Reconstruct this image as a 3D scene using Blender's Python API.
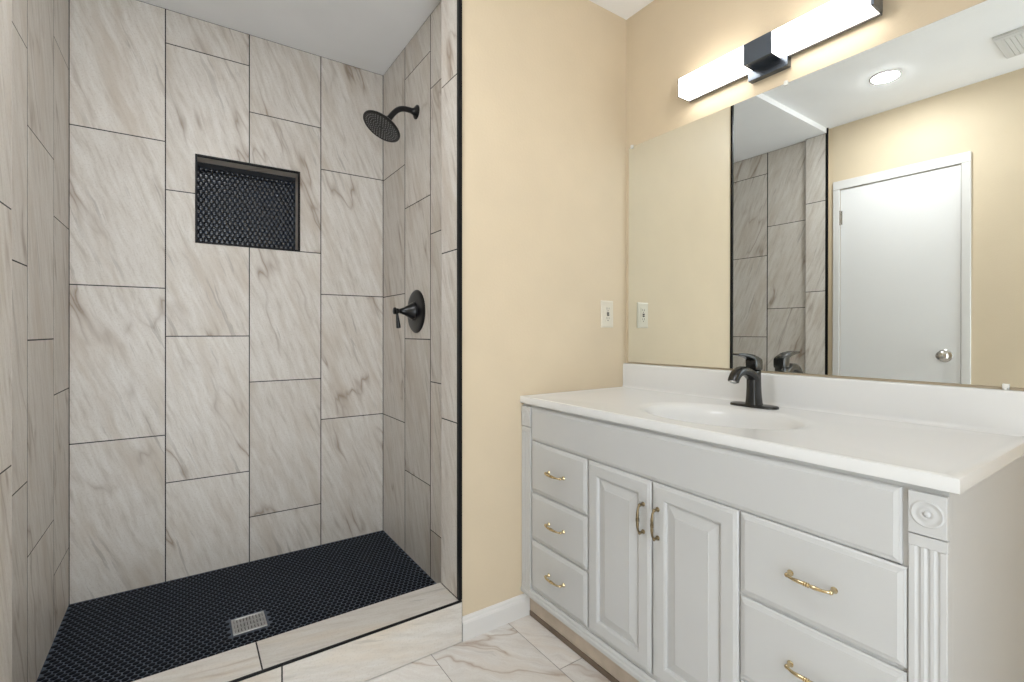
import bpy, bmesh, math, random
from mathutils import Vector, Matrix

# ------------------------------------------------------------------ scene, camera, light, exposure
for o in list(bpy.data.objects):
    bpy.data.objects.remove(o, do_unlink=True)
S = bpy.context.scene
C = S.collection
R = math.radians
PI = math.pi

cam_d = bpy.data.cameras.new('camera')
cam = bpy.data.objects.new('camera', cam_d)
C.objects.link(cam)
cam_d.sensor_fit = 'HORIZONTAL'
cam_d.sensor_width = 36.0
cam_d.lens = 481.3775 / 1024 * 36.0
cam_d.shift_y = -8.89 / 1024
cam_d.clip_start = 0.02
cam.location = (0, 0, 1.065)
cam.rotation_euler = (R(90), 0, R(-34.2403))
S.camera = cam

w = bpy.data.worlds.new('sky')
S.world = w
w.use_nodes = True
w.node_tree.nodes['Background'].inputs[0].default_value = (0.86, 0.94, 1.0, 1)
w.node_tree.nodes['Background'].inputs[1].default_value = 4.2
S.view_settings.view_transform = 'Standard'
S.view_settings.look = 'None'
S.view_settings.gamma = 1.0
S.view_settings.use_curve_mapping = False
S.view_settings.exposure = 0.52
BAR_EMIT = 5.5
DOWN_EMIT = 215.0

# ------------------------------------------------------------------ measured room
XL, XR, XM = -0.3642, 0.8625, 1.6153        # shower left / right walls, vanity wall
XJL, XJR = -0.337, 0.7792                    # tiled jambs of the shower opening
YP, YB, YJ = 1.4755, 2.4693, 1.606           # partition face, shower back, inner end of the jambs
ZC, ZS, ZF = 2.4452, 2.4124, 0.029           # main ceiling, shower ceiling, shower floor
YR = -0.75                                    # where the room is left open behind

# ------------------------------------------------------------------ helpers
class MB:
    """collects shapes into one mesh"""
    def __init__(s):
        s.bm = bmesh.new()
        s.uv = s.bm.loops.layers.uv.new('UVMap')
        s.tone = s.bm.loops.layers.uv.new('tone')

    def quad(s, pts, mi=0, uvs=None, tone=None):
        vs = [s.bm.verts.new(p) for p in pts]
        f = s.bm.faces.new(vs)
        f.material_index = mi
        if uvs:
            for l, q in zip(f.loops, uvs):
                l[s.uv].uv = q
        if tone:
            for l in f.loops:
                l[s.tone].uv = tone
        return f

    def box(s, x0, x1, y0, y1, z0, z1, bev=0.0, seg=2, mi=0):
        vs = [s.bm.verts.new((x, y, z)) for x in (x0, x1) for y in (y0, y1) for z in (z0, z1)]
        idx = [(0, 1, 3, 2), (4, 6, 7, 5), (0, 4, 5, 1), (2, 3, 7, 6), (0, 2, 6, 4), (1, 5, 7, 3)]
        fs = [s.bm.faces.new([vs[i] for i in q]) for q in idx]
        for f in fs:
            f.material_index = mi
        if bev > 0:
            es = list({e for f in fs for e in f.edges})
            bmesh.ops.bevel(s.bm, geom=es, offset=bev, segments=seg, profile=0.5, affect='EDGES')

    def loops(s, rings, cap0=True, cap1=True, closed=True, mi=0):
        vr = [[s.bm.verts.new(p) for p in r] for r in rings]
        n = len(vr[0])
        for a, b in zip(vr, vr[1:]):
            for i in range(n if closed else n - 1):
                j = (i + 1) % n
                f = s.bm.faces.new((a[i], a[j], b[j], b[i]))
                f.material_index = mi
        if cap0:
            s.bm.faces.new(list(reversed(vr[0]))).material_index = mi
        if cap1:
            s.bm.faces.new(vr[-1]).material_index = mi

    def lathe(s, o, axis, prof, n=32, cap0=True, cap1=True, mi=0, squash=(1, 1)):
        """prof: (distance along axis, radius)"""
        a = Vector(axis).normalized()
        u = a.orthogonal().normalized()
        if abs(a.x) > 0.99:
            u = Vector((0, 1, 0))
        v = a.cross(u)
        o = Vector(o)
        rings = []
        for h, r in prof:
            rings.append([o + a * h + u * (math.cos(2 * PI * i / n) * r * squash[0]) + v * (math.sin(2 * PI * i / n) * r * squash[1]) for i in range(n)])
        s.loops(rings, cap0, cap1, mi=mi)

    def tube(s, pts, radii, n=14, mi=0, sy=1.0, up=(0, 0, 1)):
        pts = [Vector(p) for p in pts]
        if not isinstance(radii, (list, tuple)):
            radii = [radii] * len(pts)
        rings = []
        t0 = (pts[1] - pts[0]).normalized()
        u = t0.cross(Vector(up))
        if u.length < 1e-4:
            u = t0.orthogonal()
        u.normalize()
        for i, p in enumerate(pts):
            t = (pts[min(i + 1, len(pts) - 1)] - pts[max(i - 1, 0)]).normalized()
            u = (u - t * u.dot(t)).normalized()
            v = t.cross(u)
            r = radii[i]
            rings.append([p + u * (math.cos(2 * PI * k / n) * r * sy) + v * (math.sin(2 * PI * k / n) * r) for k in range(n)])
        s.loops(rings, mi=mi)

    def sphere(s, c, r, n=16, m=10, mi=0, sc=(1, 1, 1)):
        c = Vector(c)
        rings = []
        for j in range(1, m):
            t = PI * j / m
            rings.append([c + Vector((math.sin(t) * math.cos(2 * PI * i / n) * r * sc[0], math.sin(t) * math.sin(2 * PI * i / n) * r * sc[1], math.cos(t) * r * sc[2])) for i in range(n)])
        s.loops(rings, mi=mi)

    def front(s, y0, y1, z0, z1, prof, dz0=0.0, dz1=0.0):
        """a front that faces -X: nested rectangles (inset, x) from the back outwards, capped; dz0, dz1: how much its bottom and top climb"""
        rings = [[(x, y0 + i, z0 + i), (x, y0 + i, z1 - i), (x, y1 - i, z1 - i + dz1), (x, y1 - i, z0 + i + dz0)] for i, x in prof]
        s.loops(rings, True, True)

    def build(s, name, mats, parent=None, smooth=None):
        bmesh.ops.recalc_face_normals(s.bm, faces=s.bm.faces[:])
        me = bpy.data.meshes.new(name)
        s.bm.to_mesh(me)
        s.bm.free()
        for m in (mats if isinstance(mats, (list, tuple)) else [mats]):
            me.materials.append(m)
        if smooth is not None:
            for p in me.polygons:
                p.use_smooth = True
            me.set_sharp_from_angle(angle=R(smooth))
        o = bpy.data.objects.new(name, me)
        C.objects.link(o)
        if parent is not None:
            o.parent = parent
            if parent.type == 'EMPTY':                # parts are modelled where they stand
                o.matrix_parent_inverse = Matrix.Translation(-parent.location)
        return o

def thing(name, label, cat, loc=(0, 0, 0), group=None):
    o = bpy.data.objects.new(name, None)
    o.empty_display_size = 0.05
    C.objects.link(o)
    o.location = loc
    o['label'] = label
    o['category'] = cat
    if group:
        o['group'] = group
    return o

def struct(o, label=None, cat=None):
    o['kind'] = 'structure'
    if label:
        o['label'] = label
    if cat:
        o['category'] = cat
    return o

def bez(p0, p1, p2, p3, n):
    out = []
    for i in range(n + 1):
        t = i / n
        q = [(1 - t) ** 3 * a + 3 * (1 - t) ** 2 * t * b + 3 * (1 - t) * t * t * c + t ** 3 * d for a, b, c, d in zip(p0, p1, p2, p3)]
        out.append(tuple(q))
    return out

# ------------------------------------------------------------------ materials
class NT:
    def __init__(s, name):
        s.m = bpy.data.materials.new(name)
        s.m.use_nodes = True
        s.t = s.m.node_tree
        s.b = s.t.nodes['Principled BSDF']

    def n(s, kind, **kw):
        x = s.t.nodes.new(kind)
        for k, v in kw.items():
            if k.startswith('i_'):
                x.inputs[k[2:].replace('_', ' ')].default_value = v
            else:
                setattr(x, k, v)
        return x

    def l(s, a, b):
        s.t.links.new(a, b)

    def math(s, op, a, b=None, c=None):
        x = s.n('ShaderNodeMath', operation=op)
        for i, v in enumerate((a, b, c)):
            if v is None:
                continue
            if isinstance(v, (int, float)):
                x.inputs[i].default_value = v
            else:
                s.l(v, x.inputs[i])
        return x.outputs[0]

    def ramp(s, f, stops):
        x = s.n('ShaderNodeValToRGB')
        e = x.color_ramp.elements
        e[0].position, e[1].position = stops[0][0], stops[-1][0]
        for p, c in stops[1:-1]:
            e.new(p)
        for el, (p, c) in zip(e, stops):
            el.color = (*c, 1) if isinstance(c, (tuple, list)) else (c, c, c, 1)
        s.l(f, x.inputs[0])
        return x.outputs[0]

    def mix(s, f, a, b, mode='MIX'):
        x = s.n('ShaderNodeMix', data_type='RGBA', blend_type=mode)
        for i, v in ((0, f), (6, a), (7, b)):
            if isinstance(v, (int, float)):
                x.inputs[i].default_value = v
            elif isinstance(v, (tuple, list)):
                x.inputs[i].default_value = (*v, 1)
            else:
                s.l(v, x.inputs[i])
        return x.outputs[2]

    def bump(s, h, strength, dist=0.002):
        x = s.n('ShaderNodeBump')
        x.inputs['Strength'].default_value = strength
        x.inputs['Distance'].default_value = dist
        s.l(h, x.inputs['Height'])
        s.l(x.outputs[0], s.b.inputs['Normal'])

def plain(name, col, rough=0.5, metal=0.0, spec=0.5, coat=0.0, noise=0.0, nscale=40, bump=0.0, bscale=200):
    t = NT(name)
    t.b.inputs['Base Color'].default_value = (*col, 1)
    t.b.inputs['Roughness'].default_value = rough
    t.b.inputs['Metallic'].default_value = metal
    t.b.inputs['Specular IOR Level'].default_value = spec
    t.b.inputs['Coat Weight'].default_value = coat
    if noise or bump:
        tc = t.n('ShaderNodeTexCoord')
    if noise:
        nz = t.n('ShaderNodeTexNoise', i_Scale=nscale, i_Detail=4.0)
        t.l(tc.outputs['Object'], nz.inputs['Vector'])
        c2 = tuple(c * (1 - noise) for c in col)
        t.l(t.ramp(nz.outputs[0], [(0.3, c2), (0.7, col)]), t.b.inputs['Base Color'])
    if bump:
        nb = t.n('ShaderNodeTexNoise', i_Scale=bscale, i_Detail=3.0)
        t.l(tc.outputs['Object'], nb.inputs['Vector'])
        t.bump(nb.outputs[0], bump)
    return t.m

def emit(name, col, strength, base=(0.9, 0.9, 0.9)):
    t = NT(name)
    t.b.inputs['Base Color'].default_value = (*base, 1)
    t.b.inputs['Emission Color'].default_value = (*col, 1)
    t.b.inputs['Emission Strength'].default_value = strength
    return t.m

def stone_tile(name, dark, mid, lite, vein, vein_amt, tan, rough, tilt=0.36, wobble=0.035, lo=0.48):
    """streaked porcelain: the UV map holds metres on each tile, with a random jump per tile"""
    t = NT(name)
    uv = t.n('ShaderNodeUVMap', uv_map='UVMap')
    tone = t.n('ShaderNodeUVMap', uv_map='tone')
    sx = t.n('ShaderNodeSeparateXYZ')
    t.l(uv.outputs[0], sx.inputs[0])
    st = t.n('ShaderNodeSeparateXYZ')
    t.l(tone.outputs[0], st.inputs[0])
    wob = t.n('ShaderNodeTexNoise', i_Scale=5.0, i_Detail=3.0)
    t.l(uv.outputs[0], wob.inputs['Vector'])
    wv = t.math('MULTIPLY', t.math('SUBTRACT', wob.outputs[0], 0.5), wobble)
    ca, sa = math.cos(tilt), math.sin(tilt)
    p = t.math('ADD', t.math('ADD', t.math('MULTIPLY', sx.outputs[0], ca), t.math('MULTIPLY', sx.outputs[1], sa)), wv)
    q = t.math('SUBTRACT', t.math('MULTIPLY', sx.outputs[1], ca), t.math('MULTIPLY', sx.outputs[0], sa))

    def tex(kp, kq, detail, rough_=0.55, z=0.0):
        cb = t.n('ShaderNodeCombineXYZ')
        t.l(t.math('MULTIPLY', p, kp), cb.inputs[0])
        t.l(t.math('MULTIPLY', q, kq), cb.inputs[1])
        cb.inputs[2].default_value = z
        nz = t.n('ShaderNodeTexNoise', i_Scale=1.0, i_Detail=detail, i_Roughness=rough_)
        t.l(cb.outputs[0], nz.inputs['Vector'])
        return nz.outputs[0]
    fine = tex(46, 5, 7.0, 0.72)
    base = t.ramp(fine, [(0.28, dark), (0.46, mid), (0.62, lite)])
    broad = tex(9, 1.8, 4.0, 0.6, 3.1)
    base = t.mix(t.ramp(broad, [(0.50, 0.0), (0.72, 0.75)]), base, tan)
    # dark hair streaks
    hair = tex(55, 3.2, 5.0, 0.6, 9.7)
    hmask = tex(8, 4, 2.0, 0.5, 5.5)
    hh = t.math('MULTIPLY', t.ramp(hair, [(0.585, 0.0), (0.625, 0.85)]), t.ramp(hmask, [(0.46, 0.0), (0.64, 0.55)]))
    base = t.mix(hh, base, tuple(c * 0.62 for c in dark))
    # brown veins: the ridge of a noise
    rid = tex(6.0, 1.3, 3.0, 0.5, 1.7)
    rr = t.math('ABSOLUTE', t.math('SUBTRACT', rid, 0.5))
    vm = tex(4, 3, 2.0, 0.5, 7.3)
    line = t.math('MULTIPLY', t.ramp(rr, [(0.0, 1.0), (0.006, 0.6), (0.022, 0.12), (0.05, 0.0)]), t.ramp(vm, [(lo, 0.0), (lo + 0.14, vein_amt)]))
    base = t.mix(line, base, vein)
    # fine speckle
    spk = t.n('ShaderNodeTexNoise', i_Scale=160.0, i_Detail=3.0)
    t.l(uv.outputs[0], spk.inputs['Vector'])
    base = t.mix(t.ramp(spk.outputs[0], [(0.34, 0.35), (0.46, 0.0)]), base, dark)
    tn = t.math('ADD', t.math('MULTIPLY', st.outputs[0], 0.14), 0.92)
    cbm = t.n('ShaderNodeCombineColor')
    for i in range(3):
        t.l(tn, cbm.inputs[i])
    base = t.mix(1.0, base, cbm.outputs[0], 'MULTIPLY')
    t.l(base, t.b.inputs['Base Color'])
    t.b.inputs['Roughness'].default_value = rough
    t.bump(fine, 0.10, 0.001)
    return t.m

M = {}
M['tile'] = stone_tile('streaked_wall_tile', (0.48, 0.425, 0.37), (0.645, 0.60, 0.545), (0.72, 0.685, 0.64), (0.24, 0.165, 0.11), 0.8, (0.53, 0.455, 0.375), 0.38)
M['floor_tile'] = stone_tile('veined_floor_tile', (0.60, 0.565, 0.53), (0.70, 0.67, 0.64), (0.76, 0.74, 0.715), (0.36, 0.25, 0.17), 0.75, (0.64, 0.56, 0.48), 0.30, tilt=0.75, wobble=0.16, lo=0.36)
M['curb_tile'] = stone_tile('curb_tile', (0.47, 0.43, 0.385), (0.59, 0.555, 0.51), (0.65, 0.625, 0.59), (0.30, 0.21, 0.14), 0.7, (0.64, 0.55, 0.44), 0.35, tilt=1.35)
M['grout'] = plain('dark_grout', (0.022, 0.021, 0.021), 0.8, noise=0.3)
M['floor_grout'] = plain('grey_grout', (0.30, 0.28, 0.26), 0.8, noise=0.3)
M['penny'] = plain('black_glazed_tile', (0.004, 0.008, 0.018), 0.2, spec=0.6)
M['penny_grout'] = plain('charcoal_grout', (0.125, 0.145, 0.18), 0.85, spec=0.1, noise=0.4, nscale=60)
M['floor_penny'] = plain('black_matte_tile', (0.003, 0.0045, 0.009), 0.42, spec=0.05)
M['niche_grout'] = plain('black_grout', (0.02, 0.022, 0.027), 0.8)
M['yellow'] = plain('cream_wall_paint', (0.655, 0.548, 0.398), 0.55, spec=0.3, noise=0.04, nscale=6, bump=0.25, bscale=120)
M['ceiling'] = plain('ceiling_paint', (0.89, 0.89, 0.895), 0.8, spec=0.2, noise=0.03, nscale=5, bump=0.15, bscale=140)
M['trim_white'] = plain('white_trim_paint', (0.70, 0.685, 0.665), 0.4, noise=0.03, nscale=10)
M['vanity'] = plain('white_cabinet_paint', (0.52, 0.525, 0.525), 0.38, noise=0.02, nscale=9, bump=0.06, bscale=60)
M['vanity_worn'] = plain('bare_toe_board', (0.56, 0.47, 0.38), 0.7, noise=0.25, nscale=14)
M['brown_strip'] = plain('brown_strip', (0.17, 0.125, 0.09), 0.7, noise=0.3, nscale=20)
M['marble'] = plain('cultured_marble', (0.70, 0.705, 0.705), 0.24, spec=0.4, noise=0.012, nscale=5)
M['black'] = plain('black_trim_metal', (0.005, 0.005, 0.006), 0.4, spec=0.2)
M['bronze'] = plain('matte_black_bronze', (0.007, 0.007, 0.008), 0.28, metal=0.0, spec=0.4, noise=0.3, nscale=30)
M['gun'] = plain('brushed_gunmetal', (0.060, 0.060, 0.060), 0.27, metal=0.8, noise=0.25, nscale=35)
M['brass'] = plain('antique_brass', (0.76, 0.62, 0.38), 0.2, metal=1.0, noise=0.35, nscale=90)
M['pewter'] = plain('dark_antique_brass', (0.30, 0.235, 0.14), 0.30, metal=1.0, noise=0.4, nscale=90)
M['steel'] = plain('brushed_steel', (0.55, 0.56, 0.57), 0.32, metal=1.0, noise=0.2, nscale=60)
M['nickel'] = plain('satin_nickel', (0.55, 0.53, 0.50), 0.22, metal=1.0)
M['mirror'] = plain('mirror_silver', (0.87, 0.905, 0.895), 0.0, metal=1.0)
M['mirror_edge'] = plain('mirror_edge_glass', (0.10, 0.13, 0.12), 0.2)
M['clip'] = plain('clear_plastic', (0.75, 0.75, 0.73), 0.2)
M['shade'] = emit('lit_acrylic', (1.0, 0.965, 0.91), BAR_EMIT)
M['lens'] = emit('lit_lens', (0.97, 0.985, 1.0), DOWN_EMIT)
M['fixture'] = plain('dark_slate_metal', (0.13, 0.15, 0.18), 0.25, metal=0.9)
M['channel'] = plain('grey_channel_metal', (0.10, 0.095, 0.09), 0.45, metal=0.2)
M['plastic'] = plain('ivory_plastic', (0.66, 0.61, 0.51), 0.35)
M['dark_hole'] = plain('slot_dark', (0.02, 0.018, 0.016), 0.6)
M['grey_button'] = plain('grey_button', (0.42, 0.40, 0.36), 0.5)
M['door'] = plain('door_paint', (0.78, 0.775, 0.77), 0.45, noise=0.02, nscale=4)
M['vent'] = plain('vent_plastic', (0.62, 0.62, 0.61), 0.5)

# ------------------------------------------------------------------ tiled surfaces
def rect_minus(r, h):
    a0, a1, b0, b1 = r
    c0, c1, d0, d1 = h
    if c0 >= a1 or c1 <= a0 or d0 >= b1 or d1 <= b0:
        return [r]
    out = []
    if b0 < d0:
        out.append((a0, a1, b0, d0))
    if d1 < b1:
        out.append((a0, a1, d1, b1))
    m0, m1 = max(b0, d0), min(b1, d1)
    if a0 < c0:
        out.append((a0, c0, m0, m1))
    if c1 < a1:
        out.append((c1, a1, m0, m1))
    return out

def tile_skin(mb, P, tiles, rng, g=0.0021, ga=None, hole=None, depth=0.0006, along='v', mi=0):
    """P(a, b, d): a runs to the right as seen from inside, b up, d out of the wall. Every tile is a slab of its own on the grout."""
    for (a0, a1, b0, b1) in tiles:
        ou, ov = rng.uniform(0, 40), rng.uniform(0, 40)
        fl = rng.choice((1, -1))
        tone = (rng.random(), rng.random())
        parts = [(a0 + (ga or g), a1 - (ga or g), b0 + g, b1 - g)]
        if hole:
            parts = rect_minus(parts[0], hole)
        for (x0, x1, y0, y1) in parts:
            if x1 - x0 < 0.003 or y1 - y0 < 0.003:
                continue
            uvf = lambda x, y: ((ou + fl * (x - a0), ov + fl * (y - b0)) if along == 'v' else (ou + fl * (y - b0), ov + fl * (a0 - x)))
            c = [(x0, y0), (x1, y0), (x1, y1), (x0, y1)]
            mb.quad([P(x, y, 0) for x, y in c], mi, [uvf(x, y) for x, y in c], tone)
            for i in range(4):
                j = (i + 1) % 4
                q = [c[i], c[j]]
                mb.quad([P(*q[0], 0), P(*q[1], 0), P(*q[1], -depth), P(*q[0], -depth)], mi, [uvf(*q[0]), uvf(*q[1]), uvf(*q[1]), uvf(*q[0])], tone)

def columns(cols, zlo, zhi):
    out = []
    for a0, a1, joints in cols:
        zs = [zlo] + [j for j in joints if zlo + 0.01 < j < zhi - 0.01] + [zhi]
        for z0, z1 in zip(zs, zs[1:]):
            out.append((a0, a1, z0, z1))
    return out

rng = random.Random(11)
TD = 0.0006
NX0, NX1, NZ0, NZ1, ND = 0.039, 0.456, 1.449, 1.829, 0.105     # niche opening and depth

# back wall of the shower, with its niche
mb = MB()
tile_skin(mb, lambda a, b, d: (a, YB - d, b),
          columns([(XL, -0.0651, [0.636, 1.2476, 1.859]), (-0.0651, 0.2431, [0.436, 1.0474, 1.659, 2.270]),
                   (0.2431, 0.5513, [0.227, 0.8388, 1.4495, 2.062]), (0.5513, XR, [0.638, 1.2497, 1.861])], 0.0, ZS),
          rng, hole=(NX0, NX1, NZ0, NZ1))
gY = YB + TD
for (x0, x1, z0, z1) in rect_minus((XL - 0.1, XR + 0.1, -0.05, ZS + 0.1), (NX0, NX1, NZ0, NZ1)):
    mb.box(x0, x1, gY, gY + 0.14, z0, z1, mi=1)
mb.box(NX0, NX1, YB + ND + 0.004, gY + 0.14, NZ0, NZ1, mi=1)
wall_back = struct(mb.build('wall_shower_back', [M['tile'], M['grout']]))

def penny_field(mb, P, a0, a1, b0, b1, pitch, r, h, n=12, hole=None, mi=0):
    row = pitch * math.sqrt(3) / 2
    k = 0
    b = b0 + r
    while b < b1:
        a = a0 + r + (pitch / 2 if k % 2 else 0)
        while a < a1:
            if not (hole and hole[0] - r < a < hole[1] + r and hole[2] - r < b < hole[3] + r):
                rings = []
                for rr, hh in ((r, 0.0), (r, h * 0.55), (r * 0.86, h * 0.92), (r * 0.5, h * 1.04)):
                    rings.append([P(min(max(a + math.cos(2 * PI * i / n) * rr, a0), a1), min(max(b + math.sin(2 * PI * i / n) * rr, b0), b1), hh) for i in range(n)])
                mb.loops(rings, False, True, mi=mi)
            a += pitch
        b += row
        k += 1

# niche: tiled sides, round black tiles at the back, black edge trim
mb = MB()
yb = YB + ND
for (q, uv) in (([(NX0, YB, NZ1), (NX1, YB, NZ1), (NX1, yb, NZ1), (NX0, yb, NZ1)], 1), ([(NX0, YB, NZ0), (NX1, YB, NZ0), (NX1, yb, NZ0), (NX0, yb, NZ0)], 1),
                ([(NX0, YB, NZ0), (NX0, yb, NZ0), (NX0, yb, NZ1), (NX0, YB, NZ1)], 0), ([(NX1, YB, NZ0), (NX1, yb, NZ0), (NX1, yb, NZ1), (NX1, YB, NZ1)], 0)):
    nrm = (Vector(q[1]) - Vector(q[0])).cross(Vector(q[2]) - Vector(q[0])).normalized()
    o = Vector((0.2475, 0, 1.64))
    s_ = 1 if nrm.dot(Vector((q[0][0], 0, q[0][2])) - o) > 0 else -1
    q = [Vector(p) - nrm * s_ * 0.0015 for p in q]
    q2 = [p + nrm * s_ * 0.001 for p in q]
    uvs = [(3 + p[0] + p[1], 5 + p[2] + 0.3 * p[1]) for p in q]
    mb.quad(q, 0, uvs, (0.4, 0.4))
    mb.quad(q2, 0, uvs, (0.4, 0.4))
ns = mb.build('niche_lining', M['tile'], wall_back)
mb = MB()
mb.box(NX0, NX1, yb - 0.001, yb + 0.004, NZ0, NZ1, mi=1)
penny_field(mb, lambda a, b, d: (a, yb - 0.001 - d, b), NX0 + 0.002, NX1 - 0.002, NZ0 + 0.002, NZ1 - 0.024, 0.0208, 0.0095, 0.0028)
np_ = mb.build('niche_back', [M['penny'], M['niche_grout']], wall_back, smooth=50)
np_['label'] = 'black penny round mosaic at the back of the niche'
mb = MB()
T = 0.0075
for b in ((NX0 - 0.001, NX0 + T, NZ0 - 0.001, NZ1 + 0.001), (NX1 - T, NX1 + 0.001, NZ0 - 0.001, NZ1 + 0.001), (NX0 + T, NX1 - T, NZ0 - 0.001, NZ0 + T), (NX0 + T, NX1 - T, NZ1 - T, NZ1 + 0.001)):
    mb.box(b[0], b[1], YB - 0.0035, YB + 0.012, b[2], b[3], 0.0015, 2)
mb.build('niche_trim', M['black'], wall_back)

# right wall of the shower with its jamb, and the left one
def side_wall(name, X, XJ, sgn, cols, jamb, seed):
    """sgn +1: the wall stands at +X and faces -X"""
    rg = random.Random(seed)
    mb = MB()
    P = (lambda a, b, d: (X - d, -a, b)) if sgn > 0 else (lambda a, b, d: (X + d, a, b))
    PJ = (lambda a, b, d: (XJ - d, -a, b)) if sgn > 0 else (lambda a, b, d: (XJ + d, a, b))
    cc = [((-c[1], -c[0], c[2]) if sgn > 0 else c) for c in cols]
    jj = (-YJ, -(YP - 0.007), jamb) if sgn > 0 else ((YP - 0.007), YJ, jamb)
    tile_skin(mb, P, columns(cc, 0.0, ZS), rg, ga=0.0036)
    tile_skin(mb, PJ, columns([jj], 0.0, ZS), rg)
    # the jamb's inner return
    lo, hi = (XJ, X) if sgn > 0 else (X, XJ)
    zs = [0.0] + jamb + [ZS]
    for z0, z1 in zip(zs, zs[1:]):
        mb.quad([(lo, YJ, z0 + .0014), (hi, YJ, z0 + .0014), (hi, YJ, z1 - .0014), (lo, YJ, z1 - .0014)], 0,
                [(7 + lo, z0), (7 + hi, z0), (7 + hi, z1), (7 + lo, z1)], (rg.random(), 0))
    e = TD * sgn
    x0, x1 = sorted((X + e, X + sgn * 0.12))
    mb.box(x0, x1, YJ - 0.002, YB + TD, -0.05, ZS + 0.1, mi=1)
    x0, x1 = sorted((XJ + e, XJ + sgn * 0.0115))
    mb.box(*sorted((XJ + sgn * 0.0115, X + sgn * 0.12)), YP + (0.06 if sgn > 0 else 0), YJ - 0.002, -0.05, ZS, mi=1)
    mb.box(x0, x1, YP, YJ - 0.002, -0.05, ZS, mi=1)
    return struct(mb.build(name, [M['tile'], M['grout']]))

wall_right = side_wall('wall_shower_right', XR, XJR, 1,
                       [(2.168, YB, [0.636, 1.2475, 1.858]), (1.882, 2.168, [0.413, 1.034, 1.648, 2.258]), (YJ, 1.882, [0.228, 0.855, 1.480, 2.096])],
                       [0.1445, 0.750, 1.352, 1.959], 21)
wall_left_sh = side_wall('wall_shower_left', XL, XJL, -1,
                         [(2.213, YB, [0.243, 0.852, 1.457, 2.065]), (1.883, 2.213, [0.432, 1.042, 1.647, 2.256]), (YJ, 1.883, [0.05, 0.646, 1.250, 1.860])],
                         [0.14, 0.751, 1.354, 1.962], 32)

# plain painted walls
mb = MB()
mb.box(XJR + 0.0125, XM + 0.12, YP, YJ - 0.004, 0.0, ZC + 0.05)
wall_part = struct(mb.build('wall_partition', M['yellow']))
mb = MB()
mb.box(XM, XM + 0.12, YR, YP, -0.05, ZC + 0.05)
struct(mb.build('wall_right', M['yellow']))
mb = MB()
mb.box(-0.485, XL - 0.001, YR, YP - 0.001, -0.05, ZC + 0.05)
mb.box(XL - 0.001, XJL - 0.010, YP - 0.003, YP - 0.001, 0.0, ZC)
struct(mb.build('wall_left', M['yellow']))

mb = MB()
mb.box(0.50, XM + 0.12, YR - 0.1, YR, -0.05, ZC + 0.05)  # unseen wall, added to keep daylight from behind off the vanity
mb.box(-0.485, 0.50, YR - 0.1, YR, 2.10, ZC + 0.05)  # unseen head over the gap that lets daylight through to the shower
struct(mb.build('wall_back', M['yellow']))

# ceilings
mb = MB()
mb.box(-0.485, XM + 0.12, YR, YP, ZC, ZC + 0.1)
struct(mb.build('ceiling', M['ceiling']))
mb = MB()
mb.box(XL - 0.12, XJR + 0.0125, YP, YB + 0.12, ZS, ZC + 0.1)
mb.box(XJR + 0.0125, XR + 0.12, YJ - 0.002, YB + 0.12, ZS, ZC + 0.1)
struct(mb.build('ceiling_shower', M['ceiling']))

# floors
mb = MB()
rg = random.Random(5)
P = lambda a, b, d: (a, b, d)
tl = []
for k in range(-4, 4):
    x0 = 0.980 + 0.306 * k
    off = 1.172 if k % 2 == 0 else 0.866
    for j in range(-5, 3):
        y0 = off + 0.612 * j
        a0, a1, b0, b1 = max(x0, XL), min(x0 + 0.306, XM), max(y0, YR), min(y0 + 0.612, YP)
        if a1 - a0 > 0.01 and b1 - b0 > 0.01:
            tl.append((a0, a1, b0, b1))
tile_skin(mb, P, tl, rg, g=0.0012)
mb.box(-0.485, XM + 0.12, YR, YP, -0.08, -0.0012, mi=1)
struct(mb.build('floor', [M['floor_tile'], M['floor_grout']]))

DX0, DX1, DY0, DY1 = 0.138, 0.243, 1.892, 1.998
mb = MB()
YCI = 1.613                                  # inner face of the curb
mb.box(XL - 0.05, XR + 0.05, YCI - 0.01, YB + 0.05, -0.05, ZF - 0.003, mi=1)
penny_field(mb, lambda a, b, d: (a, b, ZF - 0.003 + d), XL + 0.001, XR - 0.001, YCI + 0.002, YB - 0.001, 0.0208, 0.0091, 0.0014, n=12, hole=(DX0 - 0.004, DX1 + 0.004, DY0 - 0.004, DY1 + 0.004))
struct(mb.build('floor_shower', [M['floor_penny'], M['penny_grout']], smooth=50))

# curb
ZK, YK = 0.1445, 1.463
mb = MB()
rg = random.Random(3)
KR = 0.790
tile_skin(mb, lambda a, b, d: (a, b, ZK + d), [(XL - 0.0, 0.176, YK + 0.004, YCI), (0.176, XJR, YK + 0.004, YCI)], rg, along='v')
tile_skin(mb, lambda a, b, d: (a, YK - d, b), [(XL - 0.0, 0.224, 0.0, ZK - 0.0050), (0.224, KR, 0.0, ZK - 0.0050)], rg, along='v')
tile_skin(mb, lambda a, b, d: (a, YCI + d, b), [(XL, 0.30, ZF - 0.01, ZK), (0.30, XR, ZF - 0.01, ZK)], rg, along='v')
mb.box(XL, XJR, YK + 0.002, YCI - 0.002, 0.001, ZK - 0.002, mi=1)
mb.box(XJR, KR, YK + 0.002, YP - 0.0005, 0.001, ZK - 0.003, mi=1)
curb = struct(mb.build('curb_shower', [M['curb_tile'], M['grout']]))
mb = MB()
mb.box(XL, XJR, YK - 0.0015, YK + 0.004, ZK - 0.0050, ZK + 0.0002, 0.001, 2)
mb.build('curb_edge_trim', M['black'], curb)

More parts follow.
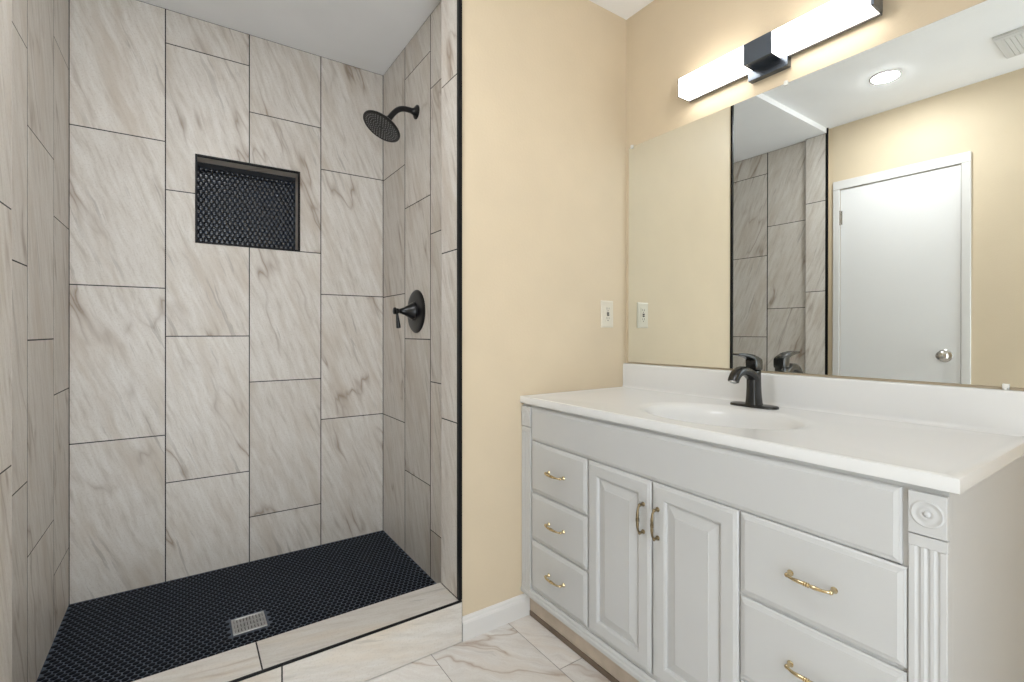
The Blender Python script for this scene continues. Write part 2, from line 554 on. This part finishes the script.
# black vertical edge trims of the opening
mb = MB()
mb.box(XJR - 0.0015, XJR + 0.0115, YP - 0.010, YP + 0.006, ZK, ZC, 0.001, 2)
struct(mb.build('trim_1', M['black']))
mb = MB()
mb.box(XJL - 0.0070, XJL + 0.0010, YP - 0.010, YP + 0.006, 0.0, ZC, 0.001, 2)
struct(mb.build('trim_2', M['black']))

# baseboard on the partition: an ogee profile run along X
def baseboard(name, p0, p1, out):
    d = Vector(p1) - Vector(p0)
    o = Vector(out)
    prof = [(0, 0), (0.013, 0), (0.013, 0.058), (0.011, 0.064), (0.008, 0.067), (0.0065, 0.075), (0.003, 0.080), (0, 0.080)]
    rings = [[Vector(p) + o * a + Vector((0, 0, b)) for a, b in prof] for p in (p0, p1)]
    mb = MB()
    mb.loops(rings)
    return struct(mb.build(name, M['trim_white']))
baseboard('baseboard_partition', (KR + 0.001, YP, 0), (1.077, YP, 0), (0, -1, 0))
baseboard('baseboard_left', (XL - 0.001, YR, 0), (XL - 0.001, 0.755, 0), (1, 0, 0))
baseboard('baseboard_right', (XM, 0.245, 0), (XM, YR, 0), (-1, 0, 0))

# ------------------------------------------------------------------ door seen in the mirror
dy0, dy1, dz = 0.804, 1.400, 2.014
mb = MB()
x = XL - 0.001
mb.box(x, x + 0.006, dy0, dy1, 0.012, dz, 0.0015, 1)
door = struct(mb.build('door_1', M['door']))
mb = MB()
cx = x + 0.016
for (a, b, c, d) in ((dy0 - 0.042, dy0 - 0.003, 0, dz + 0.003), (dy1 + 0.003, dy1 + 0.042, 0, dz + 0.003), (dy0 - 0.042, dy1 + 0.042, dz + 0.003, dz + 0.060)):
    mb.box(x, cx, a, b, c, d, 0.003, 2)
mb.build('door_frame', M['trim_white'], door)
mb = MB()
mb.lathe((x + 0.006, 0.872, 0.943), (1, 0, 0), [(0, 0.036), (0.004, 0.036), (0.009, 0.030), (0.012, 0.014), (0.028, 0.012), (0.034, 0.019), (0.042, 0.027), (0.052, 0.0285), (0.060, 0.023), (0.064, 0.012), (0.0645, 0.0)], 28, cap1=False)
mb.build('door_knob', M['nickel'], door, smooth=40)
for z in (1.83, 0.20):
    mb = MB()
    mb.box(x + 0.005, x + 0.009, dy1 - 0.012, dy1 + 0.006, z - 0.045, z + 0.045, 0.001, 1)
    mb.lathe((x + 0.0095, dy1 + 0.001, z - 0.047), (0, 0, 1), [(0, 0.0055), (0.094, 0.0055)], 12)
    mb.build('hinge', M['nickel'], door)

# ------------------------------------------------------------------ vanity
FX = 1.056                                   # face frame plane
DX = 1.0445                                  # faces of doors and drawers
VY0, VY1 = 0.2535, YP - 0.0015
SL = 0.0165
TL = lambda y: 0.6505 + SL * (y - 0.31)       # the old cabinet is a little out of level along the drawer tops
van = thing('vanity_cabinet', 'white painted bathroom vanity with raised panel doors, drawers and fluted corner posts', 'vanity', (1.33, 0.86, 0))
ZT = 0.797
ym0, ym1 = 0.3075, 1.4175                    # between the posts
mb = MB()
mb.box(FX + 0.018, XM - 0.002, VY0, VY0 + 0.016, 0.0, ZT, 0.001, 1)      # side panels
mb.box(FX + 0.018, XM - 0.002, VY1 - 0.016, VY1, 0.09, ZT, 0.001, 1)
mb.box(FX + 0.018, XM - 0.002, VY0 + 0.016, VY1 - 0.016, 0.125, 0.140)
mb.box(XM - 0.012, XM - 0.002, VY0 + 0.016, VY1 - 0.016, 0.140, ZT)
mb.build('carcass', M['vanity'], van)
mb = MB()                                                                # face frame
for (a, b, c, d) in ((VY0, 0.318, 0.115, ZT), (1.405, VY1, 0.115, ZT), (0.318, 1.405, 0.652, ZT), (0.318, 1.405, 0.100, 0.142), (1.1075, 1.124, 0.142, 0.652), (0.609, 0.626, 0.142, 0.652),
                     (1.124, 1.405, 0.478, 0.490), (1.124, 1.405, 0.305, 0.317), (0.318, 0.609, 0.460, 0.476), (0.318, 0.609, 0.267, 0.283)):
    mb.box(FX, FX + 0.018, a, b, c, d)
mb.build('face_frame', M['vanity'], van)

edge = [(0, FX), (0, DX + 0.0065), (0.0035, DX + 0.0035), (0.0055, DX + 0.0032), (0.0115, DX + 0.0008), (0.0125, DX)]
mb = MB()
mb.front(ym0 + 0.009, ym1, TL(ym0) + 0.0025, ZT - 0.006, [(0, FX), (0, DX + 0.0085), (0.003, DX + 0.0055), (0.005, DX + 0.0052), (0.0105, DX + 0.003), (0.0115, DX + 0.002)], dz0=SL * (ym1 - ym0))
mb.build('apron_panel', M['vanity'], van)

def pull(mb, c, along, L, out=(-1, 0, 0), proj=0.024):
    """bow pull with turned feet and beads at its middle"""
    c, a, o = Vector(c), Vector(along).normalized(), Vector(out)
    h = L / 2
    for s in (-1, 1):
        mb.lathe(c + a * h * s, o, [(0, 0.0062), (0.002, 0.0066), (0.005, 0.0045), (0.009, 0.0036), (0.016, 0.0042)], 14)
    pts, rad = [], []
    n = 28
    for i in range(n + 1):
        t = i / n
        s = -1 + 2 * t
        d = proj * (0.66 + 0.34 * (1 - abs(s) ** 5))
        pts.append(c + a * (h * s) + o * d)
        r = 0.0030 + 0.0012 * math.exp(-((abs(s) - 0.34) / 0.22) ** 2)
        rad.append(r)
    mb.tube(pts, rad, 12, up=tuple(o.cross(a)))
    for s in (-1, 1):
        mb.sphere(c + a * h * s + o * (proj * 0.66), 0.0048, 12, 8)
    for s in (-0.10, 0.0, 0.10):
        mb.lathe(c + a * (h * s - 0.0014) + o * proj, a, [(0, 0.0036), (0.0007, 0.0050), (0.0021, 0.0050), (0.0028, 0.0036)], 14)

def drawer(y0, y1, z0, z1, L):
    mb = MB()
    tp = z1 is None
    z1 = TL(y0) if tp else z1
    mb.front(y0, y1, z0, z1, edge, dz1=SL * (y1 - y0) if tp else 0.0)
    d = mb.build('drawer', M['vanity'], van)
    mb = MB()
    pull(mb, (DX, (y0 + y1) / 2, (z0 + z1) / 2 + 0.002), (0, 1, 0), L)
    hd = mb.build('handle', M['brass'], d, smooth=40)
    hd['label'] = 'brass bow pull'
for z0, z1 in ((0.4885, None), (0.3155, 0.4800), (0.1350, 0.3065)):
    drawer(1.1205, 1.4135, z0, z1, 0.078)
for z0, z1 in ((0.4725, None), (0.2795, 0.4645), (0.1345, 0.2715)):
    drawer(0.3085, 0.6150, z0, z1, 0.082)

def cab_door(y0, y1, hy):
    mb = MB()
    mb.front(y0, y1, 0.1335, TL(y0), [(0, FX), (0, DX + 0.0060), (0.003, DX + 0.003), (0.005, DX + 0.0027), (0.0095, DX + 0.0006), (0.0105, DX),
                                      (0.040, DX), (0.0415, DX + 0.0012), (0.0435, DX + 0.0020), (0.046, DX + 0.0078), (0.0495, DX + 0.0080), (0.0505, DX + 0.0072), (0.074, DX + 0.0016), (0.0745, DX + 0.0006), (0.076, DX + 0.0006)], dz1=SL * (y1 - y0))
    d = mb.build('door', M['vanity'], van)
    mb = MB()
    pull(mb, (DX, hy, 0.554), (0, 0, 1), 0.076)
    hd = mb.build('handle', M['pewter'], d, smooth=40)
    hd['label'] = 'dark antique brass bow pull'
cab_door(0.8685, 1.1150, 0.892)
cab_door(0.6200, 0.8645, 0.843)

def post(y0, y1):
    mb = MB()
    bz = 0.717
    X0 = FX - 0.0095
    mb.box(X0 - 0.001, FX, y0, y1, bz, ZT - 0.007, 0.0015, 2)
    mb.box(X0, FX, y0, y1, 0.117, 0.135)
    # three concave flutes in a flat shaft
    ym = (y0 + y1) / 2
    pr = [(FX, y0), (X0 + 0.0015, y0), (X0, y0 + 0.0015)]
    for k in (-1, 0, 1):
        c = ym + k * 0.0130
        pr += [(X0 + 0.0020 * math.sin(PI * i / 6), c - 0.0042 + 0.0084 * i / 6) for i in range(7)]
    pr += [(X0, y1 - 0.0015), (X0 + 0.0015, y1), (FX, y1)]
    mb.loops([[(px, py, z) for px, py in pr] for z in (0.135, bz - 0.022)])
    mb.box(X0, FX, y0, y1, bz - 0.022, bz - 0.002, 0.001, 1)
    p = mb.build('corner_post', M['vanity'], van)
    mb = MB()
    yc, zc = (y0 + y1) / 2, (bz + ZT - 0.005) / 2
    x_ = X0 - 0.001
    mb.lathe((x_, yc, zc), (-1, 0, 0), [(-0.001, 0.0235), (0.0010, 0.0230), (0.0020, 0.0210), (0.0014, 0.0190), (0.0004, 0.0170), (0.0004, 0.0130), (0.0016, 0.0105), (0.0012, 0.0075), (0.0006, 0.0060), (0.0030, 0.0045), (0.0042, 0.0020), (0.0044, 0.0)], 36, cap1=False)
    mb.build('rosette', M['vanity'], p, smooth=35)
post(VY0, ym0 - 0.001)
post(ym1 + 0.001, VY1)

mb = MB()                                                                # bottom rail moulding
pr = [(FX + 0.018, 0.093), (FX - 0.010, 0.093), (FX - 0.013, 0.096), (FX - 0.013, 0.107), (FX - 0.010, 0.112), (FX - 0.010, 0.117), (FX - 0.004, 0.123), (FX + 0.018, 0.123)]
mb.loops([[(a, y, b) for a, b in pr] for y in (VY0 - 0.001, VY1)])
mb.build('bottom_rail', M['vanity'], van)
mb = MB()
mb.box(1.078, 1.092, VY0 + 0.016, VY1, 0.0, 0.125, 0.001, 1)
tk = mb.build('toe_kick', M['vanity_worn'], van)
tk['label'] = 'bare beige toe board'
mb = MB()
mb.box(1.0735, 1.078, VY0 + 0.016, VY1 - 0.014, 0.0, 0.019, 0.001, 1)
sk = mb.build('shoe_strip', M['brown_strip'], tk)
sk['label'] = 'dark brown strip along the floor'

# ------------------------------------------------------------------ countertop with an integral oval basin
CX0, CX1, CY0, CY1, CZ = 1.040, XM - 0.001, 0.2365, YP - 0.001, 0.827
BX, BY, BA, BB = 1.295, 0.832, 0.165, 0.232
top = thing('countertop', 'white cultured marble vanity top with oval sink and low backsplash', 'countertop', (1.33, 0.86, 0.801))
mb = MB()
angs = [2 * PI * i / 96 for i in range(96)]
mx, my = (CX0 + CX1) / 2, (CY0 + CY1) / 2
hx, hy = (CX1 - CX0) / 2, (CY1 - CY0) / 2
base = []
for t in angs:
    dx, dy = math.cos(t) * BA, math.sin(t) * BB
    ks = []
    if dx > 1e-9: ks.append((CX1 - BX) / dx)
    if dx < -1e-9: ks.append((CX0 - BX) / dx)
    if dy > 1e-9: ks.append((CY1 - BY) / dy)
    if dy < -1e-9: ks.append((CY0 - BY) / dy)
    k = min(ks)
    base.append([BX + dx * k, BY + dy * k])
for cxy in ((CX0, CY0), (CX0, CY1), (CX1, CY0), (CX1, CY1)):            # put a point right on each corner
    i = min(range(96), key=lambda j: (base[j][0] - cxy[0]) ** 2 + (base[j][1] - cxy[1]) ** 2)
    base[i] = list(cxy)
def rect_ring(ins, z):
    return [(mx + (p[0] - mx) * (hx - ins) / hx, my + (p[1] - my) * (hy - ins) / hy, z) for p in base]
def ell(k, z, ax=0.0):
    return [(BX + ax + math.cos(t) * BA * k, BY + math.sin(t) * BB * k, z) for t in angs]
mb.loops([ell(1.06, CZ - 0.026), rect_ring(0.002, CZ - 0.026), rect_ring(0.0005, CZ - 0.0255), rect_ring(0, CZ - 0.024), rect_ring(0, CZ - 0.0035), rect_ring(0.001, CZ - 0.001), rect_ring(0.0035, CZ),
          rect_ring(0.016, CZ), rect_ring(0.022, CZ - 0.0012), rect_ring(0.030, CZ - 0.0020), ell(1.16, CZ - 0.0020), ell(1.10, CZ - 0.0026), ell(1.05, CZ - 0.0042), ell(1.0, CZ - 0.0075)], False, False)
mb.build('counter_slab', M['marble'], top, smooth=40)
mb = MB()
prof = [(1.0, 0.0075), (0.95, 0.0135), (0.90, 0.024), (0.85, 0.042), (0.78, 0.070), (0.68, 0.102), (0.50, 0.118), (0.28, 0.126), (0.12, 0.129), (0.07, 0.130)]
mb.loops([ell(k, CZ - d, 0.02 * (1 - k)) for k, d in prof], False, True)
basin = mb.build('basin', M['marble'], top, smooth=60)
mb = MB()
mb.lathe((BX + 0.02, BY, CZ - 0.131), (0, 0, 1), [(0, 0.024), (0.004, 0.024), (0.005, 0.020), (0.002, 0.017), (0.003, 0.012), (0.006, 0.010), (0.007, 0.0)], 28, cap1=False)
mb.build('drain', M['gun'], basin, smooth=40)
mb = MB()
bt = 0.022
pr = [(XM - 0.001, CZ - 0.004), (XM - bt - 0.010, CZ - 0.004), (XM - bt - 0.010, CZ - 0.0015), (XM - bt - 0.004, CZ + 0.0005), (XM - bt - 0.001, CZ + 0.004), (XM - bt, CZ + 0.010), (XM - bt, CZ + 0.094), (XM - bt + 0.002, CZ + 0.099), (XM - bt + 0.006, CZ + 0.101), (XM - 0.001, CZ + 0.101)]
mb.loops([[(a, y, b) for a, b in pr] for y in (CY0 + 0.001, CY1)])
mb.build('backsplash', M['marble'], top, smooth=35)

# ------------------------------------------------------------------ faucet
fa = thing('faucet', 'dark gunmetal single lever faucet behind the oval sink', 'faucet', (1.518, 0.845, CZ - 0.002))
FXc, FYc, z0 = 1.519, 0.845, CZ - 0.0020
def stadium(xc, yc, rx, half, z, n=12):
    out = []
    for i in range(n + 1):
        t = PI * i / n
        out.append((xc + math.cos(t) * rx, yc + half - rx + math.sin(t) * rx, z))
    for i in range(n + 1):
        t = PI + PI * i / n
        out.append((xc + math.cos(t) * rx, yc - half + rx + math.sin(t) * rx, z))
    return out
mb = MB()
mb.loops([stadium(FXc, FYc, 0.030, 0.077, z0), stadium(FXc, FYc, 0.030, 0.077, z0 + 0.004), stadium(FXc, FYc, 0.0285, 0.0755, z0 + 0.0065), stadium(FXc, FYc, 0.026, 0.073, z0 + 0.0075)])
mb.build('base_plate', M['gun'], fa, smooth=40)
def rrect(xc, yc, ax, ay, z, n=24, p=3.4, tz=0.0):
    out = []
    for i in range(n):
        t = 2 * PI * i / n
        c, s = math.cos(t), math.sin(t)
        x_ = math.copysign(abs(c) ** (2 / p), c) * ax
        y_ = math.copysign(abs(s) ** (2 / p), s) * ay
        out.append((xc + x_, yc + y_, z + tz * x_))
    return out
mb = MB()
mb.loops([rrect(FXc + 0.001, FYc, 0.028, 0.022, z0 + 0.007), rrect(FXc + 0.001, FYc, 0.0265, 0.0205, z0 + 0.012), rrect(FXc + 0.001, FYc, 0.0245, 0.0185, z0 + 0.035), rrect(FXc + 0.0005, FYc, 0.0232, 0.0172, z0 + 0.065),
          rrect(FXc, FYc, 0.0232, 0.0170, z0 + 0.095), rrect(FXc, FYc, 0.0234, 0.0171, z0 + 0.112, tz=0.10), rrect(FXc, FYc, 0.0228, 0.0165, z0 + 0.116, tz=0.12)])
mb.build('body', M['gun'], fa, smooth=40)
mb = MB()                                    # spout: a flat arch towards the basin
cl = bez((1.520, FYc, 0.912), (1.482, FYc, 0.952), (1.420, FYc, 0.956), (1.402, FYc, 0.912), 16)
rings = []
for i, p in enumerate(cl):
    a = Vector(cl[max(i - 1, 0)]); b = Vector(cl[min(i + 1, 16)])
    t = (b - a).normalized()
    nrm = Vector((0, 1, 0)).cross(t)
    k = i / 16
    th, wd = 0.0155 - 0.0035 * k, 0.0178 - 0.002 * k
    ring = []
    for j in range(20):
        ang = 2 * PI * j / 20
        c, s = math.cos(ang), math.sin(ang)
        ring.append(Vector(p) + nrm * (math.copysign(abs(c) ** 0.62, c) * th) + Vector((0, 1, 0)) * (math.copysign(abs(s) ** 0.62, s) * wd))
    rings.append(ring)
mb.loops(rings)
sp = mb.build('spout', M['gun'], fa, smooth=45)
mb = MB()
d = (Vector(cl[16]) - Vector(cl[15])).normalized()
mb.lathe(Vector(cl[16]) - d * 0.002, d, [(0, 0.0105), (0.005, 0.0105), (0.006, 0.009), (0.004, 0.008), (0.004, 0.0)], 20, cap1=False)
mb.build('aerator', M['steel'], sp, smooth=40)
mb = MB()                                    # handle block that runs out into a thin lever
lz = 0.943
sec = [(1.542, 0.943, 0.976, 0.0165), (1.540, 0.942, 0.979, 0.0172), (1.527, 0.941, 0.985, 0.0174), (1.512, 0.941, 0.990, 0.0173), (1.501, 0.945, 0.9930, 0.0170), (1.499, 0.974, 0.9935, 0.0168), (1.482, 0.982, 0.9960, 0.0160), (1.460, 0.986, 0.9988, 0.0148), (1.438, 0.9895, 1.0000, 0.0135), (1.420, 0.992, 0.9995, 0.0122), (1.414, 0.994, 0.9980, 0.0110)]
rings = []
for (x_, za, zb, hw) in sec:
    zc, hz = (za + zb) / 2, (zb - za) / 2
    ring = []
    for j in range(20):
        ang = 2 * PI * j / 20
        c, s = math.cos(ang), math.sin(ang)
        ring.append((x_, FYc + math.copysign(abs(s) ** 0.32, s) * hw, zc + math.copysign(abs(c) ** 0.32, c) * hz))
    rings.append(ring)
mb.loops(rings)
mb.build('lever', M['gun'], fa, smooth=40)

# ------------------------------------------------------------------ mirror with clips
mi = thing('wall_mirror', 'large frameless mirror on the wall above the white vanity top', 'mirror', (XM, 0.85, 0.941))
my0, my1, mz0, mz1 = 0.240, 1.4555, 0.9355, 1.8705
mxf = lambda y, z: 1.6077 - 0.0015 * (y - YP) + 0.0032 * (z - 1.4)
mb = MB()
c = [(my0, mz0), (my1, mz0), (my1, mz1), (my0, mz1)]
fr = [(mxf(y, z), y, z) for y, z in c]
bk = [(XM - 0.0008, y, z) for y, z in c]
mb.quad(fr, 0)
for i in range(4):
    j = (i + 1) % 4
    mb.quad([fr[i], bk[i], bk[j], fr[j]], 1)
mb.quad(bk, 1)
glass = mb.build('mirror_glass', [M['mirror'], M['mirror_edge']], mi)
for (y, z, s) in ((0.789, mz1, 1), (1.437, mz1, 1), (0.284, mz0, -1), (0.86, mz0, -1)):
    if s < 0 and y > 0.5:
        continue
    mb = MB()
    f = mxf(y, z)
    za, zb = (z - 0.007, z + 0.007)
    mb.box(f - 0.004, f - 0.0006, y - 0.006, y + 0.006, za, zb, 0.001, 2)
    zz = (z + 0.001, z + 0.007) if s > 0 else (z - 0.007, z - 0.001)
    mb.box(f - 0.004, XM - 0.0005, y - 0.006, y + 0.006, zz[0], zz[1], 0.001, 1)
    mb.lathe((f - 0.004, y, z + 0.0045 * s), (-1, 0, 0), [(-0.001, 0.0035), (0.001, 0.003), (0.0014, 0.0)], 12, cap1=False)
    mb.build('mirror_clip', M['clip'], mi)

# ------------------------------------------------------------------ vanity light
vl = thing('vanity_light', 'lit white bar light with dark square centre block above the mirror', 'wall light', (XM, 0.842, 1.98))
XF, XK, LZ0, LZ1 = 1.536, 1.596, 1.950, 2.017
LY0, LY1, LB0, LB1 = 0.523, 1.147, 0.797, 0.889
for a, b in ((LB1, LY1 - 0.004), (LY0 + 0.008, LB0)):
    mb = MB()
    mb.box(XF, XK, a, b, LZ0, LZ1, 0.0012, 2)
    mb.build('shade', M['shade'], vl)
mb = MB()
mb.box(XF - 0.0015, XK + 0.001, LB0, LB1, LZ0 - 0.0015, LZ1 + 0.0015, 0.001, 2)
mb.build('centre_block', M['fixture'], vl)
for a, b in ((LY1 - 0.004, LY1), (LY0, LY0 + 0.008)):
    mb = MB()
    mb.box(XF - 0.001, XK + 0.001, a, b, LZ0 - 0.001, LZ1 + 0.001, 0.001, 2)
    mb.build('end_cap', M['fixture'], vl)
mb = MB()
mb.box(XK, XK + 0.009, LY0 + 0.004, LY1 - 0.004, LZ0 - 0.004, LZ1 + 0.004, 0.001, 1)
mb.build('channel', M['channel'], vl)
mb = MB()
mb.box(1.590, XM - 0.0005, 0.775, 0.905, 1.9175, 2.045, 0.0015, 2)
mb.build('back_plate', M['fixture'], vl)

# ------------------------------------------------------------------ outlet on the partition
oc = thing('wall_outlet', 'ivory outlet with test buttons on the cream wall beside the mirror', 'outlet', (1.494, YP, 1.142))
oy, ox, oz = YP, 1.494, 1.142
def plate_front(mb, xc, zc, hx_, hz_, y_back, prof):
    rings = [[(xc - hx_ + i, y, zc - hz_ + i), (xc + hx_ - i, y, zc - hz_ + i), (xc + hx_ - i, y, zc + hz_ - i), (xc - hx_ + i, y, zc + hz_ - i)] for i, y in prof]
    mb.loops(rings)
mb = MB()
plate_front(mb, ox, oz, 0.036, 0.0575, oy, [(0, oy - 0.0003), (0, oy - 0.003), (0.004, oy - 0.0055), (0.006, oy - 0.006)])
cp = mb.build('cover_plate', M['plastic'], oc)
for z in (oz + 0.049, oz - 0.049):
    mb = MB()
    mb.lathe((ox, oy - 0.0055, z), (0, -1, 0), [(0, 0.003), (0.001, 0.0026), (0.0012, 0.0)], 12, cap1=False)
    mb.build('screw', M['plastic'], cp)
mb = MB()
plate_front(mb, ox, oz, 0.0165, 0.0335, oy, [(0, oy - 0.005), (0, oy - 0.0075), (0.001, oy - 0.0082)])
rc = mb.build('receptacle', M['plastic'], oc)
for s in (1, -1):
    zc = oz + s * 0.0205
    for dx, hh in ((-0.0062, 0.0045), (0.0062, 0.0036)):
        mb = MB()
        mb.box(ox + dx - 0.0009, ox + dx + 0.0009, oy - 0.0086, oy - 0.0080, zc - hh + 0.003, zc + hh + 0.003)
        mb.build('slot', M['dark_hole'], rc)
    mb = MB()
    mb.lathe((ox, oy - 0.0080, zc - 0.0068), (0, -1, 0), [(0, 0.0024), (0.0006, 0.0024)], 10)
    mb.build('ground_slot', M['dark_hole'], rc)
for dz_ in (0.0042, -0.0042):
    mb = MB()
    mb.box(ox - 0.0065, ox + 0.0065, oy - 0.0100, oy - 0.0080, oz + dz_ - 0.0032, oz + dz_ + 0.0032, 0.0006, 1)
    mb.build('test_button', M['dark_hole'], rc)

# ------------------------------------------------------------------ shower head, valve, drain
sh = thing('rain_shower', 'black round rain shower head on a short curved arm from the tiled wall', 'shower head', (XR, 2.027, 2.052))
sy = 2.027
mb = MB()
mb.lathe((XR, sy, 2.052), (-1, 0, 0), [(-0.001, 0.031), (0.004, 0.031), (0.008, 0.027), (0.014, 0.017), (0.022, 0.0135), (0.026, 0.013)], 28)
mb.build('flange', M['bronze'], sh, smooth=40)
arm = [(XR - 0.005, sy, 2.052), (XR - 0.03, sy, 2.053)] + bez((XR - 0.045, sy, 2.053), (XR - 0.085, sy, 2.052), (XR - 0.098, sy, 2.034), (XR - 0.127, sy, 1.994), 12)
mb = MB()
mb.tube(arm, 0.0120, 18)
mb.build('arm', M['bronze'], sh, smooth=60)
hn = Vector((-0.49, -0.03, -0.87)).normalized()
hc = Vector((0.704, sy, 1.9525))
mb = MB()
j0 = Vector(arm[-1])
ax = (hc - j0).normalized()
L = (hc - j0).length
mb.lathe(j0 - ax * 0.006, ax, [(0, 0.0125), (0.010, 0.0125), (0.012, 0.016), (0.018, 0.0175), (0.026, 0.016), (0.030, 0.012), (L, 0.020)], 24)
mb.build('swivel_joint', M['bronze'], sh, smooth=40)
HR = 0.086
mb = MB()
mb.lathe(hc, hn, [(-0.022, 0.020), (-0.016, 0.034), (-0.008, 0.060), (-0.001, HR - 0.004), (0.003, HR), (0.007, HR), (0.010, HR - 0.003), (0.0102, HR - 0.009), (0.0086, HR - 0.011), (0.0086, 0.0)], 56, cap1=False)
hd = mb.build('head', M['bronze'], sh, smooth=35)
mb = MB()
uu = hn.orthogonal().normalized()
vv = hn.cross(uu)
for ring, cnt in ((0.013, 6), (0.025, 12), (0.037, 18), (0.049, 24), (0.060, 30), (0.070, 36)):
    for k in range(cnt):
        t = 2 * PI * (k + 0.5 * (cnt % 4 == 0)) / cnt
        p = hc + hn * 0.0084 + uu * (math.cos(t) * ring) + vv * (math.sin(t) * ring)
        mb.lathe(p, hn, [(0, 0.0027), (0.0022, 0.0021), (0.0025, 0.0010)], 8)
nz = mb.build('nozzles', plain('grey_rubber', (0.22, 0.22, 0.22), 0.35), hd)
nz['kind'] = 'stuff'

va = thing('shower_valve', 'black shower valve with large round plate and hanging lever below the shower head', 'shower valve', (XR, 2.030, 1.158))
vy, vz = 2.030, 1.158
mb = MB()
mb.lathe((XR, vy, vz), (-1, 0, 0), [(-0.001, 0.097), (0.003, 0.097), (0.007, 0.093), (0.010, 0.086), (0.0105, 0.072), (0.013, 0.055), (0.0135, 0.030)], 56)
mb.build('escutcheon', M['bronze'], va, smooth=30)
mb = MB()
mb.lathe((XR - 0.012, vy, vz), (-1, 0, 0), [(0, 0.043), (0.005, 0.043), (0.007, 0.038), (0.014, 0.036), (0.030, 0.026), (0.048, 0.0165), (0.062, 0.0115), (0.066, 0.0115), (0.068, 0.009), (0.071, 0.009), (0.073, 0.0115), (0.084, 0.0120), (0.086, 0.0155), (0.093, 0.0155), (0.096, 0.010), (0.097, 0.0)], 32, cap1=False)
mb.build('hub', M['bronze'], va, smooth=35)
mb = MB()
lx = XR - 0.012 - 0.079
mb.lathe((lx, vy, vz - 0.006), Vector((0.10, 0, -1)), [(0, 0.0055), (0.010, 0.0055), (0.030, 0.0070), (0.055, 0.0092), (0.066, 0.0098), (0.070, 0.0085), (0.071, 0.0)], 20, cap1=False)
mb.build('lever', M['bronze'], va, smooth=40)

dr = thing('floor_drain', 'square steel drain grate set in the black mosaic shower floor', 'drain', (0.19, 1.945, ZF))
mb = MB()
t_ = 0.007
zb, zt = ZF - 0.002, ZF + 0.0015
for b in ((DX0, DX0 + t_, DY0, DY1), (DX1 - t_, DX1, DY0, DY1), (DX0 + t_, DX1 - t_, DY0, DY0 + t_), (DX0 + t_, DX1 - t_, DY1 - t_, DY1)):
    mb.box(b[0], b[1], b[2], b[3], zb, zt, 0.0008, 1)
mb.build('drain_frame', M['steel'], dr)
mb = MB()
g0, g1, h0, h1 = DX0 + t_, DX1 - t_, DY0 + t_, DY1 - t_
n = 9
st = (g1 - g0) / n
for i in range(n):                            # bars with slots between them
    mb.box(g0 + st * i + 0.0012, g0 + st * (i + 1) - 0.0012, h0, h1, zb, zt - 0.0006, 0.0006, 1)
for k in range(4):
    yy = h0 + (h1 - h0) * k / 3
    mb.box(g0, g1, max(yy - 0.004, h0), min(yy + 0.004, h1), zb, zt - 0.0008)
gr = mb.build('grate', M['steel'], dr)
mb = MB()
mb.box(DX0 + 0.001, DX1 - 0.001, DY0 + 0.001, DY1 - 0.001, ZF - 0.0035, ZF - 0.0022)
mb.build('drain_pan', M['dark_hole'], dr)

# ------------------------------------------------------------------ ceiling fittings
def downlight(name, label, x_, y_):
    o = thing(name, label, 'ceiling light', (x_, y_, ZC))
    mb = MB()
    mb.lathe((x_, y_, ZC), (0, 0, -1), [(-0.001, 0.070), (0.002, 0.070), (0.0035, 0.068), (0.004, 0.063), (0.003, 0.060)], 40, cap0=False, cap1=False)
    mb.build('trim_ring', M['trim_white'], o, smooth=40)
    mb = MB()
    mb.lathe((x_, y_, ZC), (0, 0, -1), [(0.0005, 0.061), (0.004, 0.060), (0.007, 0.050), (0.0085, 0.030), (0.009, 0.0)], 40, cap0=False, cap1=False)
    mb.build('lens', M['lens'], o, smooth=60)
downlight('recessed_light', 'lit round recessed ceiling light reflected in the mirror', 0.112, 1.005)
vt = thing('ceiling_vent', 'square white exhaust fan grille on the ceiling reflected in the mirror', 'vent', (-0.01, 0.455, ZC))
mb = MB()
vx0, vx1, vy0, vy1 = -0.145, 0.120, 0.315, 0.590
rings = [[(vx0 + i, vy0 + i, z), (vx1 - i, vy0 + i, z), (vx1 - i, vy1 - i, z), (vx0 + i, vy1 - i, z)] for i, z in ((0, ZC + 0.001), (0, ZC - 0.010), (0.006, ZC - 0.018), (0.022, ZC - 0.020), (0.024, ZC - 0.016))]
mb.loops(rings)
vf = mb.build('vent_frame', M['vent'], vt)
mb = MB()
for i in range(14):
    yy = vy0 + 0.028 + i * (vy1 - vy0 - 0.056) / 13
    mb.box(vx0 + 0.024, vx1 - 0.024, yy - 0.0079, yy + 0.0079, ZC - 0.0205, ZC - 0.015, 0.001, 1)
mb.build('louvre', M['vent'], vt)
